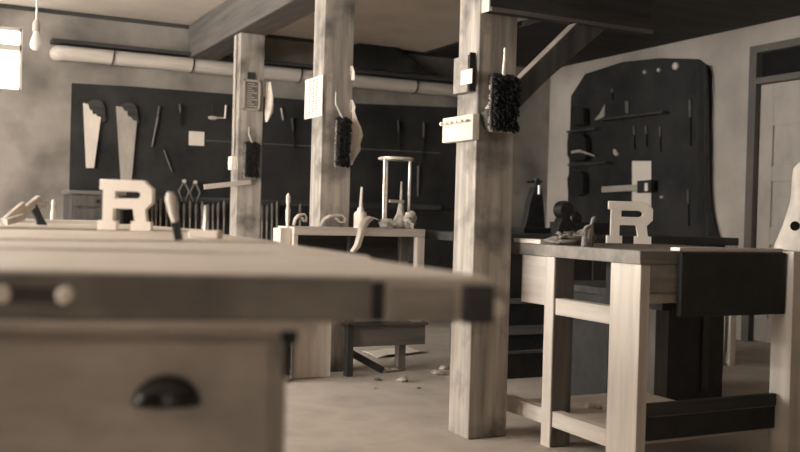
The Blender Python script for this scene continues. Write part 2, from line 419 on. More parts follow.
# low dark cabinet at the foot of the board
a, c = at(72, 190, Y=7.75), at(123, 226, Y=7.75)
lc = thing('low_cabinet', 'low grey cabinet under the left end of the tool board', 'cabinet', ((a.x + c.x) / 2, 7.98, 0))
MB().box(a.x, c.x, 7.76, YB - .035, 0, a.z - .03).build('carcass', umber, lc, bevel=.004)
MB().box(a.x - .02, c.x + .02, 7.74, YB - .035, a.z - .03, a.z).build('top', mid_x, lc, bevel=.004)
zm = at(100, 208, Y=7.75).z
for z0, z1 in ((zm + .01, a.z - .04), (zm - .2, zm - .01), (zm - .42, zm - .22)):
    d = MB().box(a.x + .02, c.x - .02, 7.742, 7.762, z0, z1).build('drawer', umber, lc, bevel=.003)
    MB().lathe(((a.x + c.x) / 2, 7.742, (z0 + z1) / 2), [(.01, 0), (.016, .012), (.012, .02)], 12, (0, -1, 0)).build('knob', iron, d)

# ------------------------------------------------------------------ things on the posts
def brush(pxs, Yp, label, first=None):
    """bench brush hung bristles down; pxs = (left, right, top, bottom, handle top, handle x)"""
    x0, x1, yt, yb, yh, xh = pxs
    tl, br = at(x0, yt, Y=Yp), at(x1, yb, Y=Yp)
    w, hgt, cx = br.x - tl.x, tl.z - br.z, (tl.x + br.x) / 2
    o = thing('bench_brush', label, 'brush', (cx, Yp, br.z), 'bench brushes hung on the posts')
    ht = at(xh, yh, Y=Yp)
    MB().tube([(cx, Yp, tl.z - .01), (ht.x, Yp, (ht.z + tl.z) / 2), (ht.x, Yp, ht.z)], [w * .06, w * .05, w * .035], 8).build('handle', bright, o)
    MB().box(cx - w * .36, cx + w * .36, Yp - .004, Yp + .022, br.z + hgt * .06, tl.z).build('brush_back', dark_z, o, bevel=.006)
    m = MB(); rnd = random.Random(3)
    for i in range(7):
        for j in range(24):
            x = cx - w * .38 + w * .76 * i / 6 + rnd.uniform(-.004, .004); z = br.z + hgt * (.05 + .9 * j / 23)
            L = .035 + rnd.uniform(-.006, .008)
            m.tube([(x, Yp, z), (x + rnd.uniform(-.008, .008), Yp - L, z - .02 + rnd.uniform(-.006, .006))], [.0075, .005], 5)
    for i in range(46):                        # the outer fringe, splayed past the wooden back
        t = i / 45
        if t < .5: z = br.z + hgt * (.02 + .95 * (t * 2)); x = cx - w * .37; dx = -w * rnd.uniform(.10, .18); dzz = -.01
        elif t < .75: x = cx - w * .37 + w * .74 * (t - .5) * 4; z = br.z + .012; dx = rnd.uniform(-.006, .006); dzz = -.022
        else: z = br.z + hgt * (.3 + .6 * (t - .75) * 4); x = cx + w * .37; dx = w * rnd.uniform(.06, .13); dzz = -.01
        m.tube([(x, Yp - .004, z), (x + dx, Yp - .02, z + dzz)], [.007, .005], 5)
    m.build('bristles', bristle, o)
    f = MB()
    for i in range(34):                        # pale tips along the left side and foot
        t = i / 33
        if t < .72: z = br.z + hgt * (.03 + .93 * t / .72); x = cx - w * .43
        else: x = cx - w * .43 + w * .7 * (t - .72) / .28; z = br.z + .002
        f.tube([(x, Yp - .012, z), (x - w * .07, Yp - .02, z - .012)], [.008, .006], 5)
    f.build('pale_tips', bristle_tip, o)
    return o
brush((488, 517, 72, 131, 48, 505), P3.y - .080, 'large dark bench brush hanging over the brace on the nearest post')
brush((335, 349, 116, 166, 92, 336), P2.y - .03, 'dark bench brush hanging low on the middle post')
brush((244, 259, 141, 177, 127, 249), P1.y - .03, 'small dark bench brush on the farthest post above the stick')

# nearest post: grey box with a white label, and the peg board
XS = P3.x - .002
def onleft(x, y, p): return at(x, y, X=p.x - .002)
a, c = onleft(458, 58, P3), onleft(477, 93, P3)
bx = thing('wall_box', 'small grey box with a white label on the nearest post', 'box', (P3.x - .03, (a.y + c.y) / 2, c.z))
MB().box(P3.x - .04, P3.x - .001, c.y + .018, a.y - .03, c.z + .005, a.z - .01).build('case', apron_m, bx, bevel=.004)
MB().box(P3.x - .032, P3.x - .006, c.y + .012, c.y + .019, c.z + .01, a.z - .0).build('shaded_side', blackdrawer, bx)  # black plate painted as the shaded side of the box
a2, c2 = at(461, 71, X=P3.x - .042), at(472, 83, X=P3.x - .042)
MB().box(P3.x - .0425, P3.x - .040, c2.y, a2.y, c2.z, a2.z).build('label', paper, bx)
a, c = onleft(449, 119, P3), onleft(479, 140, P3)
pg = thing('peg_board', 'white block with a row of pegs on the nearest post', 'peg board', (P3.x - .02, (a.y + c.y) / 2, c.z))
MB().box(P3.x - .035, P3.x - .001, c.y, a.y, c.z, a.z).build('block', cloth, pg, bevel=.004)
for i in range(6):
    y = c.y + .025 + (a.y - c.y - .05) * i / 5
    MB().lathe((P3.x - .034, y, a.z - .028), [(.006, 0), (.006, .014), (.009, .018), (.009, .024), (.004, .028)], 10, (-1, 0, 0)).build('peg', white, pg, smooth=True)

# middle post: printed notice, curled papers
a, c = onleft(307, 80, P2), onleft(321, 116, P2)
nt = thing('printed_notice', 'white printed notice pinned to the lit side of the middle post', 'notice', (P2.x - .003, (a.y + c.y) / 2, c.z))
MB().box(P2.x - .006, P2.x - .001, c.y - .02, a.y + .02, c.z, a.z).build('sheet', paper, nt)
lines = MB(); k = 0
for yy in (.28, .5, .74):
    for j in range(14):
        z = c.z + .02 + (a.z - c.z - .04) * j / 13
        y = c.y + (a.y - c.y) * yy
        lines.box(P2.x - .0068, P2.x - .006, y - .016, y + .012 + .006 * ((j * 7) % 3 - 1), z - .003, z + .003)
lines.build('print', ink, nt)
def curled(name, pts, Yp, label, cat, m, bend=.03, ph=0.0):
    """paper or rag hanging: rows of (x left, x right, y) in the photograph on a plane, curled in depth"""
    g = []
    for i, (x0, x1, y) in enumerate(pts):
        a, c = at(x0, y, Y=Yp), at(x1, y, Y=Yp)
        g.append([a.lerp(c, t) + V((0, bend * math.sin(math.pi * t * 1.3 + i * .5 + ph), 0)) for t in [k / 6 for k in range(7)]])
    return tag(MB().sheet(g, .002).build(name, m, smooth=True), label, cat)
curled('hanging_paper', [(350.5, 353, 110), (350.5, 356, 120), (350.5, 360, 128), (350.5, 362, 136), (350.5, 360, 144), (350.5, 361, 150), (350.5, 355, 160), (350.5, 352, 165)], P2.y - .006, 'torn pale paper curling off the right side of the middle post', 'paper', paper, .02)
curled('paper_scrap', [(350.5, 352, 66), (350.5, 354, 72), (350.5, 354, 80)], P2.y - .006, 'tiny bright paper scrap high on the right side of the middle post', 'paper', paper, .01)
curled('paper_tag', [(350.5, 352, 100), (350.5, 355, 107), (350.5, 354, 112)], P2.y - .006, 'small pale tag just above the torn paper on the middle post', 'paper', paper, .01)

# farthest post: framed notice, rag, switch box, stick
Yn = P1.y - .014
a, c = at(244, 79, Y=Yn), at(260, 111, Y=Yn)
fn = thing('framed_notice', 'framed grey notice on the farthest post near the ceiling beam', 'notice', ((a.x + c.x) / 2, Yn, c.z))
MB().box(a.x, c.x, Yn + .004, P1.y - .001, c.z, a.z).build('sheet', mid_z, fn)
f = MB(); t = .014
f.box(a.x, c.x, Yn - .004, Yn + .006, a.z - t, a.z).box(a.x, c.x, Yn - .004, Yn + .006, c.z, c.z + t).box(a.x, a.x + t, Yn - .004, Yn + .006, c.z, a.z).box(c.x - t, c.x, Yn - .004, Yn + .006, c.z, a.z)
f.build('frame', paper2, fn)
lines = MB()
for j in range(11):
    z = c.z + .03 + (a.z - c.z - .06) * j / 10
    lines.box(a.x + .025, c.x - .025 - .02 * (j % 3), Yn + .003, Yn + .0045, z - .004, z + .004)
lines.build('print', paper2, fn)
MB().box(a.x + .03, a.x + .085, Yn + .004, P1.y - .001, a.z, a.z + .055).build('hanger', dark_z, fn)
curled('rag', [(266.5, 270, 82), (266.5, 271, 90), (266.5, 272.5, 98), (266, 273, 106), (265.5, 273, 112), (265.5, 270, 118), (265.5, 267.5, 122)], P1.y - .005, 'pale rag hanging from the right side of the farthest post', 'rag', cloth, .02)
a, c = onleft(225.5, 158, P1), onleft(235, 170, P1)
sw = thing('switch_box', 'small white switch box on the lit side of the farthest post', 'switch', (P1.x - .02, P1.y + .05, c.z))
MB().box(P1.x - .04, P1.x - .001, P1.y + .02, P1.y + .11, c.z, a.z).build('box', white, sw, bevel=.005)
MB().box(P1.x - .052, P1.x - .039, P1.y + .058, P1.y + .072, (a.z + c.z) / 2 - .012, (a.z + c.z) / 2 + .012).build('toggle', white, sw)
MB().tube([(P1.x - .012, P1.y + .065, a.z), (P1.x - .012, P1.y + .065, PZ - .01)], .008, 8).build('conduit', paper2, sw)
tag(MB().bar(at(204, 187, Y=P1.y - .012), at(251, 182, Y=P1.y - .012), .036, .02).build('wooden_stick', pine_x, bevel=.003), 'pale wooden stick sticking out sideways from the farthest post', 'stick')

# ------------------------------------------------------------------ lumber rack on the nearest post
Ya = P3.y - .062
z_arm = at(497, 11, Y=Ya).z
xa0, xa1 = at(490.5, 5, Y=Ya).x, at(651, 33, Y=Ya).x
lr = thing('lumber_rack', 'overhead lumber rack arm braced off the nearest post', 'rack', (P3.x + PW / 2, P3.y, z_arm))
MB().box(xa0, xa1, Ya, P3.y - .001, z_arm, z_arm + .16).build('arm', dark_x, lr, bevel=.003)
MB().box(xa0, xa1, Ya - .012, Ya - .001, z_arm - .004, z_arm + .012).build('lit_edge_strip', mid_x, lr)  # paler strip painted as the lit lower edge of the arm
MB().box(xa0 - .006, xa0, Ya, P3.y - .001, z_arm - .004, z_arm + .16).build('lit_end_face', pine_z, lr)  # pale cap painted as the arm end catching light
pb = [at(*p, Y=Ya + .008) for p in ((487, 112), (505, 94), (578, 22.5), (609, 26), (545, 82), (497, 131), (490, 128))]
MB().prism(pb, (0, .05, 0)).build('brace', umber, lr, bevel=.003)
MB().bar(at(578, 21, Y=Ya + .034) + V((-.004, 0, 0)), at(488, 109, Y=Ya + .034), .012, .05, (-1, 0, 1)).build('brace_lit_edge', pine_x, lr)  # pale bar painted as the lit upper edge of the brace
bz = z_arm + .162
lb = [(2.33, 2.52, 'dark board lying on the lumber rack, closest to the post'), (2.54, 2.70, 'narrow dark board in the middle of the lumber rack'), (2.72, 2.98, 'wide dark board at the outer end of the rack')]
for x0, x1, lab in lb:
    tag(MB().box(x0, x1, 2.62, 3.92, bz, bz + .045).build('lumber_board', dkboard_ceilshade, bevel=.003), lab, 'board', 'boards on the lumber rack')
MB().prism([at(522, 26, Y=P3.y - .004), at(524, 20, Y=P3.y - .004), at(547, 15.5, Y=P3.y - .004), at(545, 20, Y=P3.y - .004)], (0, .12, 0)).build('wedge', mid_x, lr)

# ------------------------------------------------------------------ near workbench, left
ZB = .86
A = V((.07, 1.123, 0)); B = V((.605, .955, 0)); e = (B - A).normalized(); nb = V((-e.y, e.x, 0))
def fr_(s, t, z): return B + e * s + nb * t + V((0, 0, z))     # s along the front edge from the near corner (negative = left), t backwards
nw = thing('workbench', 'near left workbench with metal cup pull, filling the foreground', 'workbench', (-.2, 1.6, 0))
def slab(pts, z0, z1): return MB().prism([(p[0], p[1], z0) for p in pts], (0, 0, z1 - z0))
E0 = lambda y: .605 + (y - .955) * .085                       # the right end of the top
L0 = -.45
fl = lambda t: [fr_((L0 - B.x) / e.x, t, 0), ]
Yb = 1.93
def onfront(x, y, t=0.0):
    '''the spot of the bench's front plane, t behind the front edge'''
    d = at(x, y, D=1.0) - V((0, 0, H)); q = fr_(0, t, 0)
    return V((0, 0, H)) + d * (nb.dot(q) / nb.dot(d))
def cross(t, X):                                               # the line parallel to the front at depth t, at X
    q = fr_(0, t, 0); k = (X - q.x) / e.x
    return q + e * k
slab([cross(0, L0), cross(0, B.x), V((E0(1.37), 1.37, 0)), cross(.48, .45), cross(.48, L0)], ZB - .055, ZB).build('worktop', top_m, nw, bevel=.006)
slab([cross(.495, L0), cross(.495, .45), V((E0(1.40), 1.385, 0)), V((E0(Yb), Yb, 0)), V((L0, Yb, 0))], ZB - .055, ZB + .004).build('rear_top_board', top_m, nw, bevel=.005)
slab([cross(.46, L0), cross(.46, .44), cross(.51, .44), cross(.51, L0)], ZB - .06, ZB - .03).build('groove_floor', shade_gap, nw)
# apron under the top, its front set a touch back
slab([cross(-.007, L0), cross(-.007, .40), cross(.05, .40), cross(.05, L0)], ZB - .066, ZB - .0555).build('apron', benchwood, nw, bevel=.003)
# end vise: block with a gap, dark cheek and knob
vx = [onfront(x, 300).x for x in (388, 455, 461, 493, 371, 384)]
slab([cross(-.004, vx[0]), cross(-.004, vx[1]), cross(.03, vx[1]), cross(.03, vx[0])], ZB - .056, ZB - .012).build('vise_jaw', apron_m, nw, bevel=.004)
slab([cross(-.006, vx[2]), cross(-.006, vx[3]), cross(.03, vx[3]), cross(.03, vx[2])], ZB - .056, ZB - .010).build('vise_cheek', dark_x, nw, bevel=.004)
slab([cross(-.002, vx[4]), cross(-.002, vx[5]), cross(.03, vx[5]), cross(.03, vx[4])], ZB - .054, ZB - .008).build('vise_gap_shade', shade_gap, nw)  # dark slab painted as the shade inside the gap
k = fr_(.0, .02, 0); k.z = onfront(494, 309).z
MB().lathe(k + V((-.004, 0, 0)), [(.004, -.02), (.0105, -.006), (.0115, .010), (.007, .021)], 14, e).build('vise_knob', white, nw, smooth=True)
slab([cross(-.004, L0), cross(-.004, vx[4] - .001), cross(.012, vx[4] - .001), cross(.012, L0)], ZB - .0552, ZB - .003).build('front_edge', oldtop, nw, bevel=.003)
# guide bar with its two pale dowels
p0, p1 = onfront(3, 294, -.006), onfront(66, 295, -.006)
MB().bar(p0, p1, .016, .01, (0, 0, 1)).build('guide_slot_shade', shade_gap, nw)
for p in (p0, p1): MB().lathe(p + nb * .004, [(.0095, 0), (.0095, .012), (.006, .016)], 16, -nb).build('dowel', white, nw, smooth=True)
# cabinet
cxr = onfront(287, 350, .03).x
cabp = [cross(.03, -.42), cross(.03, cxr), cross(.03, cxr) + nb * .55, cross(.03, -.42) + nb * .48]
slab(cabp, .002, ZB - .067).build('cabinet', benchwood, nw, bevel=.004)
dl, dr_ = onfront(-25, 360, .022).x, onfront(272, 360, .022).x
dwp = [cross(.022, dl), cross(.022, dr_), cross(.032, dr_), cross(.032, dl)]
dw = slab(dwp, .52, ZB - .082).build('drawer', benchwood, nw, bevel=.003)
# cup pull: half dome, open below
pc = onfront(167, 404, .021)
m = MB(); W_, Hh, Dp = .038, .033, .024
rows = []
for i in range(11):
    bb = math.pi / 2 * i / 10
    rows.append([pc + e * (W_ * math.cos(a)) + V((0, 0, Hh * math.sin(a) * math.cos(bb))) - nb * (Dp * math.sin(a) * math.sin(bb) + .001) for a in [.02 + (math.pi - .04) * j / 18 for j in range(19)]])
m.sheet(rows, .002)
po = m.build('cup_pull', castmetal, dw, smooth=True)
# dark handle hanging under the overhang
h0, h1 = onfront(290, 321, .018), onfront(288, 378, .018)
MB().bar(h0, h0.lerp(h1, .4), .019, .012, e).build('vise_handle', iron, nw, bevel=.004)
MB().bar(h0.lerp(h1, .4), h1, .012, .012, e).build('vise_handle_stem', iron, nw, bevel=.003)
lg = [cross(.5, .30), cross(.5, .38), cross(.58, .38), cross(.58, .30)]

# far workbench behind it
L0 = -1.25
fb = thing('workbench', 'second left workbench carrying the letter, behind the near one', 'workbench', (-.3, 2.75, 0))
slab([(L0, 1.97, 0), (E0(1.97), 1.97, 0), (E0(2.6) - .01, 2.72, 0), (L0, 2.72, 0)], ZB - .05, ZB + .007).build('worktop', top_m, fb, bevel=.005)
slab([(L0, 2.745, 0), (E0(2.6) - .01, 2.745, 0), (.66, 3.5, 0), (L0, 3.5, 0)], ZB - .05, ZB + .014).build('rear_top_board', top_m, fb, bevel=.005)
slab([(L0, 2.7, 0), (.6, 2.7, 0), (.6, 2.76, 0), (L0, 2.76, 0)], ZB - .07, ZB - .04).build('groove_floor', shade_gap, fb)
slab([(-1.1, 2.1, 0), (.2, 2.1, 0), (.2, 3.3, 0), (-1.1, 3.3, 0)], .002, ZB - .06).build('cabinet', benchwood, fb, bevel=.004)

# ------------------------------------------------------------------ block letters R
def letter(px, D, label, ground, hpx):
    pix = D / FPX; s = hpx * pix / 300.0
    out = [(238, 68), (500, 68), (555, 118), (555, 198), (512, 240), (522, 318), (548, 318), (548, 368), (432, 368), (432, 318), (456, 318), (441, 236), (316, 236), (316, 318), (338, 318), (338, 368), (230, 368), (230, 318), (258, 318), (258, 124), (238, 122)]
    hole = [(326, 130), (462, 130), (480, 138), (489, 155), (480, 172), (462, 180), (326, 180)]
    cu = bpy.data.curves.new('letter', 'CURVE'); cu.dimensions = '2D'; cu.fill_mode = 'BOTH'; cu.extrude = .011; cu.bevel_depth = .0015; cu.bevel_resolution = 1
    for pts in (out, hole):
        sp = cu.splines.new('POLY'); sp.points.add(len(pts) - 1); sp.use_cyclic_u = True
        for q, (x, y) in zip(sp.points, pts): q.co = ((x - 390) * s, (368 - y) * s, 0, 1)
    tmp = bpy.data.objects.new('tmp', cu); COL.objects.link(tmp)
    me = bpy.data.meshes.new_from_object(tmp.evaluated_get(bpy.context.evaluated_depsgraph_get()))
    bpy.data.objects.remove(tmp)
    g = at(*px, Z=ground)
    rot = Matrix.Rotation(-YAW, 4, 'Z') @ Matrix.Rotation(math.pi / 2, 4, 'X')
    me.transform(rot)
    zmin = min(v.co.z for v in me.vertices)
    me.transform(Matrix.Translation((0, 0, -zmin)))
    me.materials.clear(); me.materials.append(white); me.name = 'letter'
    o = bpy.data.objects.new('block_letter', me); COL.objects.link(o); o.location = g + V((0, 0, .0005))
    return tag(o, label, 'letter', 'white block letters')
ZR = ZB + .014
lt = at(125.5, 230.5, Z=ZR) - V((0, 0, H))
letter((125.5, 230.5), lt.dot(CF), 'white block letter R standing on the left workbench', ZR, 49)

# ------------------------------------------------------------------ tools on the left benches
def on(x, y, z=ZB + .007): return at(x, y, Z=z)
# upright chisel with pale handle, blade down in a dog hole
p = on(176, 240); D = (p - V((0, 0, H))).dot(CF)
ct = thing('chisel', 'chisel with pale handle standing upright on the left bench', 'chisel', p)
MB().tube([at(170, 192, D=D), at(170.5, 198, D=D), at(173, 212, D=D), at(175.5, 222, D=D)], [.006, .0115, .009, .0075], 12).build('handle', pine_z, ct, smooth=True)
MB().bar(at(175.5, 221, D=D), at(179, 240, D=D), .016, .008, CR).build('blade', iron, ct)
ZF = ZB + .007
# white block with an upright pin
p = on(203, 238.5); D = (p - V((0, 0, H))).dot(CF)
wb = thing('white_block', 'flat white block with a thin upright pin, right of the chisel', 'block', p)
a, c = at(188, 236, D=D), at(218, 239, D=D)
MB().prism([V((a.x, a.y, ZF)), V((c.x, c.y, ZF)), V((c.x, c.y, ZF)) + F0 * .06, V((a.x, a.y, ZF)) + F0 * .06], (0, 0, .018)).build('block', white, wb, bevel=.003)
pp = at(202, 233, D=D) + F0 * .03
MB().tube([(pp.x, pp.y, ZF + .018), (pp.x, pp.y, ZF + .075)], [.004, .002], 8).build('pin', bright, wb)
# small bottle
p = on(53, 221.8, ZR); 
p = V((at(53, 221, Y=3.35).x, 3.35, ZR))
MBo = MB().lathe(p, [(.009, 0), (.0095, .03), (.007, .045), (.0055, .06), (.008, .066), (.007, .07), (.004, .08)], 14).build('small_bottle', cloth, smooth=True)
tag(MBo, 'tiny pale bottle standing at the back of the left bench', 'bottle')
# hand saw lying on its side with dark handle, and pale sticks
Yq = 3.0
def stick(a, c, ya, yc, w, label, z0=0.0):
    p, q = at(a[0], a[1], Y=ya), at(c[0], c[1], Y=yc)
    p.z = max(p.z, ZR + w * .55); q.z = max(q.z, ZR + w * .55)
    return tag(MB().bar(p, q, w, w * .6).build('wooden_stick', pine_x, bevel=.002), label, 'stick', 'sticks propped on the left bench')
ht = thing('wooden_handle_tool', 'dark tool lying under the pale sticks at the left', 'tool', V((at(40, 226, Y=3.02).x, 3.02, ZR)))
MB().prism([at(x, y, Y=3.02) for x, y in ((29, 206), (37, 204), (40, 211), (44, 219), (48, 225), (46, 227.5), (38, 227.5), (36, 220), (32, 213))], (0, .03, 0)).build('body', dark_x, ht, bevel=.004)
MB().bar(at(33, 206, Y=3.035), at(47, 203, Y=3.035), .016, .016).build('handle', pine_x, ht, bevel=.004)
stick((4, 226), (24, 204.5), 2.84, 2.9, .02, 'pale stick propped furthest left on the left bench')
stick((12, 224), (39, 199), 2.93, 3.05, .024, 'longest pale stick propped across the dark tool')
stick((6, 228), (24, 217), 2.77, 2.81, .018, 'short pale stick lying lowest on the left bench')
bd = [V((at(x, 222, Y=y).x, y, ZR)) for x, y in ((-10, 3.35), (98, 3.30), (98, 3.42), (-10, 3.47))]
tag(MB().prism(bd, (0, 0, .012)).build('thin_board', pine_x), 'thin pale board lying along the back of the left bench', 'board')

# ------------------------------------------------------------------ right workbench
RX, RY0, RY1, RZ = 2.285, 2.62, 3.46, .829
rw = thing('workbench', 'pale pine workbench on the right with black drawer front', 'workbench', (2.7, 3.0, 0))
MB().box(RX - .012, 3.2, RY0, RY1, RZ - .05, RZ).build('worktop', oldtop, rw, bevel=.004)
MB().box(RX, RX + .045, RY0 + .008, RY0 + .175, .001, RZ - .05).build('leg', pine_z, rw, bevel=.003)
MB().box(RX - .0, RX + .095, 3.14, 3.205, .001, RZ - .05).build('leg', mid_z, rw, bevel=.003)
MB().box(RX - .006, RX - .0005, 3.142, 3.203, .001, RZ - .05).build('leg_lit_side', pine_z, rw)  # pale strip painted as the lit left side of the leg
MB().box(2.992, 3.10, RY0 - .05, RY0 + .05, .001, RZ + .004).build('leg', pine_z, rw, bevel=.004)
MB().box(3.02, 3.10, 3.36, 3.44, .001, RZ - .05).build('leg', mid_z, rw, bevel=.003)
# end: short apron board behind the middle leg, rails
MB().box(RX + .01, RX + .035, 3.205, 3.40, .575, RZ - .052).build('end_apron', pine_y, rw, bevel=.002)
MB().box(RX + .002, RX + .05, RY0 + .176, 3.139, .545, .612).build('end_rail', pine_y, rw, bevel=.003)
MB().box(RX + .002, RX + .05, RY0 + .176, 3.139, .085, .150).build('end_rail', pine_y, rw, bevel=.003)
MB().box(RX + .002, RX + .05, 3.206, 3.56, .085, .150).build('end_rail', pine_y, rw, bevel=.003)
# front: apron, pale rail, black drawer front
MB().box(RX + .046, 2.995, RY0 + .012, RY0 + .035, .675, RZ - .05).build('front_apron', apron_m, rw, bevel=.002)
MB().box(RX + .046, 2.995, RY0 + .03, RY0 + .09, .635, .672).build('front_rail', pine_x, rw, bevel=.002)
dd = MB().box(2.449, 2.988, RY0 - .022, RY0 - .001, .588, RZ - .003).build('drawer_front', blackdrawer, rw, bevel=.006)
MB().box(2.47, 2.97, RY0 + .095, 3.05, .60, RZ - .052).build('drawer_box', blackdrawer, rw)
# lower shelf and front rails
MB().box(RX + .052, 3.0, RY0 + .05, 3.44, .115, .138).build('shelf', pine_x, rw)
MB().box(RX + .046, 2.991, RY0 + .01, RY0 + .035, .226, .272).build('front_stretcher', dark_x, rw, bevel=.003)
MB().box(RX + .046, 2.991, RY0 + .016, RY0 + .04, .135, .222).build('front_board', blackdrawer, rw, bevel=.003)
MB().box(RX + .06, 2.99, RY0 + .012, RY0 + .016, .222, .226).build('lit_seam', mid_x, rw)  # paler strip painted as the lit edge between the two boards
letter((628.5, 243.6), at(628.5, 243.6, Z=RZ).dot(CF), 'white block letter R standing on the right workbench', RZ, 41.5)
a, c = at(690, 248, Z=RZ), at(786, 250, Z=RZ)
tag(MB().box(2.46, 2.99, RY0 + .002, RY0 + .05, RZ + .0005, RZ + .013).build('thin_board', white), 'thin white board lying on the front edge of the right bench', 'board')
tag(MB().box(RX - .01, RX + .10, 3.24, 3.44, RZ + .0005, RZ + .018).build('thin_board', white, bevel=.002), 'short white board on the bench corner beside the nearest post', 'board')
# heap of shavings and scraps
hp = at(570, 243, Z=RZ)
hm = MB(); rnd = random.Random(11)
c = V((at(572, 240, Y=3.12).x, 3.12, RZ))
hm.blob((c.x, c.y, RZ + .021), .085, .06, .020, .4, seed=4)
hm.blob((c.x + .035, c.y - .02, RZ + .031), .055, .045, .030, .45, seed=9)
hm.blob((c.x - .06, c.y + .02, RZ + .016), .04, .04, .015, .4, seed=13)
for i in range(22):
    q = c + V((rnd.uniform(-.09, .08), rnd.uniform(-.05, .05), .022 + rnd.uniform(0, .024))); rr = rnd.uniform(.006, .011); ax = rnd.uniform(0, 6.28); n_ = rnd.randint(5, 8)
    cv = []
    for k in range(n_):
        t = k * .55; u_ = V((math.cos(ax), math.sin(ax), 0)); w2 = V((-math.sin(ax), math.cos(ax), 0)) * .007
        o_ = q + u_ * rr * math.cos(t) + V((0, 0, rr * math.sin(t) + .0015 * t)); cv.append([o_ - w2, o_ + w2])
    hm.sheet(cv, .0015)
tag(hm.build('wood_shavings', heap_m, smooth=True), 'heap of curled wood shavings on the right bench, left of the letter', 'shavings', kind='stuff')
k = V((at(589, 232, Y=2.97).x, 2.97, RZ + .0005))
mm = MB(); mm.tube([k + V((-.035, 0, .045)), k + V((-.015, 0, .075)), k + V((.01, 0, .085)), k + V((.02, 0, .11)), k + V((.026, 0, .118))], [.004, .008, .007, .009, .005], 8)
mm.tube([k + V((-.02, 0, .0)), k + V((-.02, 0, .07))], [.014, .008], 8); mm.tube([k + V((.012, .01, .0)), k + V((.014, 0, .088))], [.016, .006], 8)
tag(mm.build('bench_clamp', heap_m, smooth=True), 'crooked little clamp rising out of the shavings heap', 'clamp')
tag(MB().lathe((at(565, 235, Y=3.3).x, 3.3, RZ), [(.014, 0), (.0145, .028), (.012, .032), (.012, .04), (.004, .041)], 14).build('small_jar', white, smooth=True), 'tiny white jar behind the shavings heap', 'jar')
tag(MB().blob((at(579, 238, Y=3.28).x, 3.28, RZ + .016), .018, .016, .016, .3, seed=6).build('cotton_wad', cloth, smooth=True), 'small pale wad beside the tiny white jar', 'wad')
# scraps on the shelf
for x, y, lab in ((589, 408, 'left pale scrap lying on the lower shelf of the bench'), (598, 408, 'right pale scrap on the lower shelf next to the leg')):
    q = at(x, y, Z=.142)
    tag(MB().blob((q.x, q.y, .139 + .013), .017, .017, .013, .4, seed=int(x)).build('wood_scrap', shaving, smooth=True), lab, 'scrap', 'scraps on the lower shelf')
# cloth bag on the bench corner at the picture's right edge
bc = V((at(797, 240, Y=2.62).x, 2.60, RZ))
bg = thing('canvas_bag', 'pale canvas bag slumped on the right end of the bench', 'bag', (bc.x + .05, bc.y + .05, RZ + .004))
pts = [(.115, 0), (.112, .02), (.10, .05), (.085, .09), (.072, .14), (.062, .19), (.060, .24), (.066, .29), (.06, .33), (.04, .355), (.015, .362), (.001, .363)]
bm_ = MB(); nseg = 28; vs = []
for r_, z_ in pts:
    for j in range(nseg):
        t = 2 * math.pi * j / nseg; w_ = 1 + .07 * math.sin(5 * t + z_ * 20) * (z_ / .3 + .2)
        vs.append((bc.x + .085 + r_ * w_ * math.cos(t) + z_ * .06, bc.y + .06 + r_ * w_ * math.sin(t), RZ + .006 + z_))
fs = [(i * nseg + j, i * nseg + (j + 1) % nseg, (i + 1) * nseg + (j + 1) % nseg, (i + 1) * nseg + j) for i in range(len(pts) - 1) for j in range(nseg)] + [tuple(reversed(range(nseg)))]
bm_.add(vs, fs); bm_.build('sack', canvas, bg, smooth=True)
hh = at(798, 226, D=(bc - V((0, 0, H))).dot(CF) - .02)
MB().lathe(hh + CF * .03, [(.019, 0), (.019, .004)], 14, -CF).build('opening', blackhole, bg)

# ------------------------------------------------------------------ middle table and what stands on it
YTb = 4.83
za = at(360, 228, Y=YTb).z; xt0, xt1 = at(294, 228, Y=YTb).x, at(425.5, 232, Y=YTb).x
mt = thing('trestle_table', 'low pale table in front of the middle post, dark beneath', 'table', ((xt0 + xt1) / 2, YTb + .14, 0))
MB().box(xt0, xt1, YTb, 5.10, za - .045, za).build('tabletop', pine_x, mt, bevel=.004)
for x0, x1 in ((xt0, xt0 + .028), (xt1 - .05, xt1)):
    MB().box(x0, x1, YTb + .005, YTb + .05, .35, za - .046).build('leg_board', pine_z, mt, bevel=.003)
    MB().box(x0, x1, 5.04, 5.09, .001, za - .046).build('leg', mid_z, mt, bevel=.003)
lx = at(349, 350, Y=YTb + .12).x
MB().box(lx - .02, lx + .02, YTb + .1, YTb + .15, .001, za - .046).build('leg', dark_z, mt, bevel=.003)
zr0, zr1 = at(400, 346, Y=YTb + .1).z, at(400, 326, Y=YTb + .1).z
MB().box(lx - .02, 2.67, YTb + .13, YTb + .16, zr0, zr1).build('lower_rail', mid_x, mt, bevel=.003)
MB().box(lx - .02, 2.67, YTb + .10, YTb + .2, zr1 + .001, zr1 + .02).build('lower_shelf', dark_x, mt)
MB().bar((lx + .01, YTb + .17, .14), (lx + .24, YTb + .17, .015), .04, .03).build('foot_brace', dark_x, mt)
MB().box(xt1 + .001, 2.67, 5.03, 5.05, .66, za - .02).build('side_board', mid_x, mt)
MB().box(xt0 + .03, xt1 - .06, 5.07, 5.09, .45, za - .05).build('back_panel', dark_x, mt)
# block at the table's left
a, c = at(278, 228, Y=4.9), at(289, 228, Y=4.9)
tag(MB().box(a.x, c.x, 4.86, 4.98, .001, a.z).build('upright_board', pine_z, bevel=.003), 'pale upright block standing left of the middle table', 'block')
